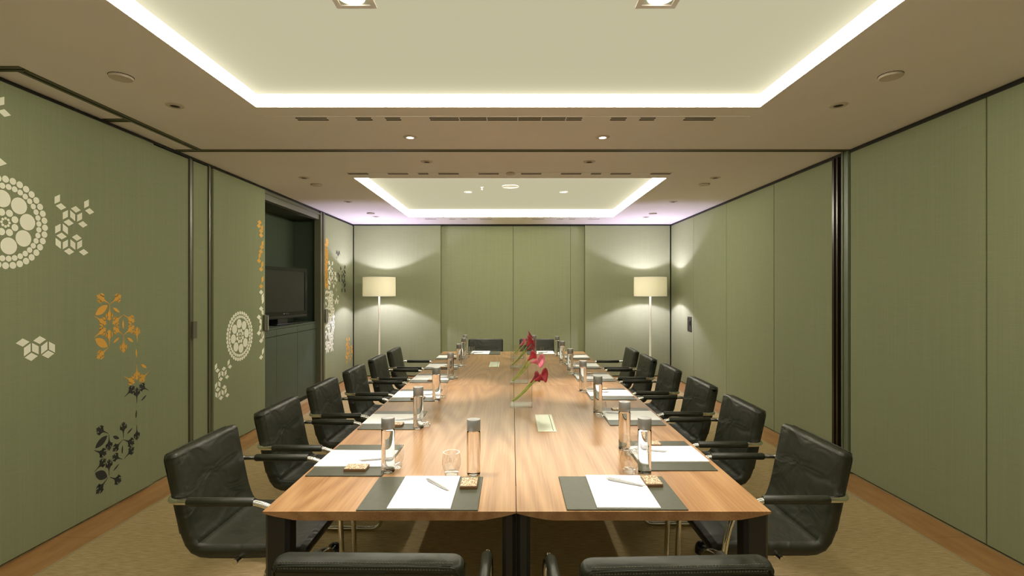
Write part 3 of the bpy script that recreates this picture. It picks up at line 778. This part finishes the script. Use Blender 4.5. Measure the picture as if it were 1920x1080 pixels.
def p_bottle():
    t = thing('water_bottle', '', 'bottle', group=G['bottle'])
    R = .0265
    MB().lathe([(.001, .0005), (.022, .0005), (R-.001, .003), (R, .008), (R, .168), (R-.001, .171), (R-.004, .174), (.001, .174)], 32).build('glass_body', M['water'], t)
    MB().lathe([(R-.0005, .1745), (R+.0002, .1755), (R+.0002, .2155), (R-.001, .2175), (R-.003, .218), (.001, .218)], 32).build('cap', M['cap'], t)
    cu = bpy.data.curves.new('lettering', 'FONT'); cu.body = 'VOSS'; cu.size = .026; cu.align_x = 'CENTER'; cu.align_y = 'CENTER'; cu.space_character = 1.25
    to = bpy.data.objects.new('lettering_curve', cu); COL.objects.link(to)
    dg = bpy.context.evaluated_depsgraph_get(); me = bpy.data.meshes.new_from_object(to.evaluated_get(dg))
    bpy.data.objects.remove(to)
    bm = bmesh.new(); bm.from_mesh(me); bmesh.ops.triangulate(bm, faces=bm.faces)
    bmesh.ops.subdivide_edges(bm, edges=bm.edges, cuts=1); 
    for v in bm.verts:
        x, y = v.co.x, v.co.y; ang = -y/R             # text reads upwards along the bottle
        v.co = (-(R+.0004)*sin(-ang), -(R+.0004)*cos(ang), .10+x)
    bm.to_mesh(me); bm.free(); me.materials.append(M['cap'])
    o = bpy.data.objects.new('lettering', me); COL.objects.link(o); o.parent = t
    return t
def p_glass():
    t = thing('drinking_glass', '', 'glass', group=G['glass'])
    MB().lathe([(.028, .014), (.033, .03), (.0365, .045), (.0365, .06), (.034, .078), (.0315, .091), (.0305, .091), (.033, .078), (.0355, .06), (.0355, .045), (.0325, .032), (.026, .0165), (.001, .015)], 32, cap=False).build('bowl', M['glass_thin'], t)
    MB().lathe([(.001, .0004), (.024, .0004), (.026, .003), (.028, .0135), (.026, .0145), (.001, .0135)], 32).build('thick_base', M['base_glass'], t)
    return t
PROTO = {}
MAKE = dict(mat=p_mat, pad=p_pad, pen=p_pen, box=p_box, bottle=p_bottle, glass=p_glass)
def put(kind, x, y, z, rz, lab):
    if kind not in PROTO:
        o = PROTO[kind] = MAKE[kind](); o.location = (x, y, z); o.rotation_euler = (0, 0, rz); o['label'] = lab; return o
    return dup(PROTO[kind], (x, y, z), rz, lab)
NAMES = dict(mat='dark desk mat', pad='blank white notepad', pen='silver pen on the notepad', box='small brown patterned box on the mat', bottle='grey-capped water bottle', glass='empty drinking glass')
PL = ['nearest place', 'second place from near end', 'third place from near end', 'fourth place from near end', 'fifth place from near end', 'farthest place']
def setting(where, cx, cy, rz, bot, gla, box, pen, pad_off=(0, 0), lrot=0):
    L = {k: f'{v} at {where}' for k, v in NAMES.items()}
    c, s = cos(rz), sin(rz)
    loc = lambda a, b: (cx+a*c-b*s, cy+a*s+b*c)
    put('mat', cx, cy, TZ, rz, L['mat'])
    px_, py_ = loc(*pad_off); put('pad', px_, py_, TZ+.0045, rz+radians(random.uniform(-1, 1)), L['pad'])
    qx, qy = loc(pad_off[0]+pen[0], pad_off[1]+pen[1]); put('pen', qx, qy, TZ+.0088, rz+pen[2], L['pen'])
    if box: put('box', box[0], box[1], TZ+.0046, rz, L['box'])
    if bot:
        bo = put('bottle', bot[0], bot[1], TZ, lrot, L['bottle'])
        if 'far end, left' not in where:
            for ch in list(bo.children):
                if ch.name.startswith('lettering') and bo is not PROTO['bottle']: bpy.data.objects.remove(ch)
    if gla: put('glass', gla[0], gla[1], TZ, 0, L['glass'])
LP = [2.19, 2.86, 3.535, 4.215, 4.89, 5.56]
LB = [(-.494, 2.04), (-.492, 2.69), (-.499, 3.375), (-.500, 4.165), (-.502, 4.86), (-.517, 5.49)]
LG = [(-.478, 2.09), (-.463, 2.735), (-.470, 3.44), (-.47, 4.215), (-.47, 4.905), (-.485, 5.53)]
for i in range(6):
    y = LP[i]; x = -.655
    setting(f"left side's {PL[i]}", x, y, -pi/2, LB[i], LG[i], (-.625, y-.13), (.03, .085, radians(105)), lrot=-pi/2, pad_off=(0, -.004))
RPY = [2.25, 2.94, 3.58, 4.27, 4.93, 5.58]
RB = [(.513, 2.335), (.508, 3.03), (.512, 3.695), (.508, 4.47), (.503, 5.12), (.50, 5.66)]
RG = [(.523, 2.262), (.505, 2.93), (.525, 3.62), (.512, 4.40), (.52, 5.06), (.52, 5.60)]
for i in range(6):
    y = RPY[i]; x = .675
    setting(f"right side's {PL[i]}", x, y, pi/2, RB[i], RG[i], (.645, y+.135), (.03, .06, radians(75)), lrot=pi/2, pad_off=(0, -.004))
setting('the front end, left place', -.312, 1.828, 0, (-.151, 2.015), (-.237, 2.005), (-.158, 1.895), (.035, .045, radians(132)), pad_off=(.006, 0), lrot=pi)
setting('the front end, right place', .38, 1.832, 0, (.527, 2.035), (.465, 2.03), (.522, 1.915), (.035, .062, radians(150)), pad_off=(.008, 0.004), lrot=pi*.9)
setting('the far end, left place', -.335, 5.93, pi, (-.535, 5.86), (-.455, 5.79), None, (.02, .03, .6), lrot=radians(22), pad_off=(.03, 0))
setting('the far end, right place', .37, 5.93, pi, (.255, 5.82), (.325, 5.78), None, (.02, .03, .6), lrot=pi, pad_off=(-.01, 0))

# ------------------------------------------------------------------ vases and calla lilies
def vase(y, lab):
    t = thing('glass_vase', lab, 'vase', (.056, y, TZ), 0, 'square glass vases')
    w, d, h, th = .07, .055, .14, .004
    k = MB()
    k.box(-w, w, -d, -d+th, .0145, h).box(-w, w, d-th, d, .0145, h).box(-w, -w+th, -d+th, d-th, .0145, h).box(w-th, w, -d+th, d-th, .0145, h)
    k.build('walls', M['vase_glass'], t)
    MB().cbox(-w, w, -d, d, .0004, .014, .002).build('thick_base', M['base_glass'], t)
    return t
VY = [3.21, 4.025, 4.815, 5.485]
for y, l in zip(VY, ('square glass vase nearest the camera, holding two dark red calla lilies', 'square glass vase with two pink calla lilies, second in the row', 'square glass vase with two maroon calla lilies, third in the row', 'square glass vase farthest from the camera, below the crimson calla lilies')):
    vase(y, l)
def petal_mat(name, c0, c1):
    m = mat(name, c0, .5); noise_color(m, c0, c1, (30, 30, 20), detail=3); return m
M['dred'] = petal_mat('petal_dark_red', (.13, .008, .018), (.34, .02, .045))
M['red'] = petal_mat('petal_red', (.32, .012, .03), (.55, .05, .08))
M['pink'] = petal_mat('petal_pink', (.55, .09, .16), (.75, .27, .36))
M['maroon'] = petal_mat('petal_maroon', (.20, .02, .03), (.45, .09, .11))
M['spadix'] = mat('spadix', (.5, .25, .05), .6)
def calla(base, neck, head_dir, size, m, lab, roll=0.0, spread=1.0):
    t = thing('calla_lily', lab, 'flower', base, 0, 'calla lilies in the vases')
    b = Vector((0, 0, 0)); n = Vector(neck)-Vector(base); hd = Vector(head_dir).normalized()
    mid = n*.5+Vector((0, 0, -.008))
    path = smooth_path([b, mid, n, n+hd*.012], 6)
    MB().tube(path, [.0062-.0012*i/(len(path)-1) for i in range(len(path))], 8).build('stem', M['stem'], t)
    # spathe: funnel whose lip flares and runs out to a tip on one side
    q = hd.to_track_quat('Z', 'Y').to_matrix() @ Matrix.Rotation(roll, 3, 'Z')
    N, K = 26, 9; rings = []
    for k in range(K):
        s = k/(K-1); ring = []
        for i in range(N):
            a = 2*pi*i/N; lip = .5+.5*cos(a)
            r = size*(.085+.40*s**1.7*spread*(1+.28*lip))+size*.10*max(0, s-.75)*4*(.4+.6*lip)
            h = size*(1.0*s+.38*s*s*lip**2-.22*max(0, s-.7)*3.3*(1-lip))
            r *= 1+.06*sin(3*a+roll*3)*s
            ring.append(tuple(n+hd*0+q @ Vector((r*cos(a), r*sin(a), h))))
        rings.append(ring)
    sp = MB().loft(rings, cap=False)
    o = sp.build('spathe', m, t, angle=80)
    so = o.modifiers.new('thickness', 'SOLIDIFY'); so.thickness = .0012
    MB().tube([tuple(n+q @ Vector((0, 0, size*z))) for z in (.15, .4, .7, .8)], [.003, .0045, .004, .001], 8).build('spadix', M['spadix'], t)
    return t
def P(u, v, y): return tuple(at(u, v, y))
V1, V2, V3, V4 = VY
calla(P(961, 752, V1), P(995, 718, V1), (.75, .1, .62), .058, M['dred'], 'dark maroon calla lily in the vase nearest the camera', 2.2, .95)
calla(P(965, 750, V1-.02), P(1003, 713, V1-.02), (.9, -.1, .42), .068, M['red'], 'bright red calla lily in the vase nearest the camera', .6, 1.0)
calla(P(961, 714, V2), P(990, 676, V2), (.7, .1, .7), .062, M['red'], 'rosy red calla lily in the second vase, upper of two', 2.6, .9)
calla(P(964, 712, V2-.02), P(996, 679, V2-.02), (.9, -.15, .12), .076, M['pink'], 'pink calla lily in the second vase, opening forward', .3, 1.15)
calla(P(960, 684, V3), P(988, 656, V3), (.8, 0, .45), .078, M['maroon'], 'dusky maroon calla lily in the third vase', .8, 1.1)
calla(P(963, 682, V3-.02), P(988, 650, V3-.02), (.5, .1, .85), .072, M['red'], 'tall red calla lily in the third vase', 2.0, 1.0)
calla(P(964, 663, V4), P(975, 648, V4), (.6, 0, .5), .065, M['pink'], 'short pink calla lily in the farthest vase', .5, .9)
calla(P(967, 664, V4-.02), P(988, 640, V4-.02), (.5, .1, .8), .085, M['maroon'], 'tall crimson calla lily in the farthest vase', 1.2, .95)

# ------------------------------------------------------------------ floor lamps
def floor_lamp(x, y, lab, lean=0):
    t = thing('floor_lamp', lab, 'lamp', (x, y, 0), 0, 'white floor lamps')
    MB().lathe([(.001, .0005), (.15, .0005), (.15, .012), (.145, .016), (.001, .016)], 36).build('base', M['lamp_metal'], t)
    MB().lathe([(.0165, .016), (.0165, 1.44), (.012, 1.445), (.001, 1.445)], 16).build('pole', M['lamp_metal'], t)
    z0, z1, r0, r1 = 1.374, 1.681, .258, .256
    MB().lathe([(r0, z0), (r1, z1), (r1-.003, z1), (r0-.003, z0), (r0, z0)], 48, cap=False).build('shade', M['shade'], t)
    k = MB()
    for a in range(3):
        k.tube([(0, 0, 1.435), (.254*cos(2.1*a), .254*sin(2.1*a), 1.40)], .0025, 6)
    k.tube([(r0*cos(2*pi*i/40)*.995, r0*sin(2*pi*i/40)*.995, z0+.002) for i in range(40)], .003, 6, True)
    k.tube([(r1*cos(2*pi*i/40)*.995, r1*sin(2*pi*i/40)*.995, z1-.002) for i in range(40)], .003, 6, True)
    k.build('shade_carrier', M['white'], t)
    MB().lathe([(.018, 1.445), (.018, 1.475), (.014, 1.478)], 14).build('bulb_holder', M['white'], t)
    d = bpy.data.lights.new('lamp_bulb', 'POINT'); d.energy = LAMP_W; d.color = LAMP_COL; d.shadow_soft_size = .022
    o = bpy.data.objects.new('lamp_bulb', d); COL.objects.link(o); o.parent = t; o.location = (0, 0, 1.525)
floor_lamp(-2.127, 8.2, 'white drum-shade floor lamp in the back corner beside the mural wall')
floor_lamp(2.215, 8.2, 'white drum-shade floor lamp in the back corner beside the flush pull')
for ch in list(PROTO['bottle'].children):
    if ch.name.startswith('lettering'): bpy.data.objects.remove(ch)
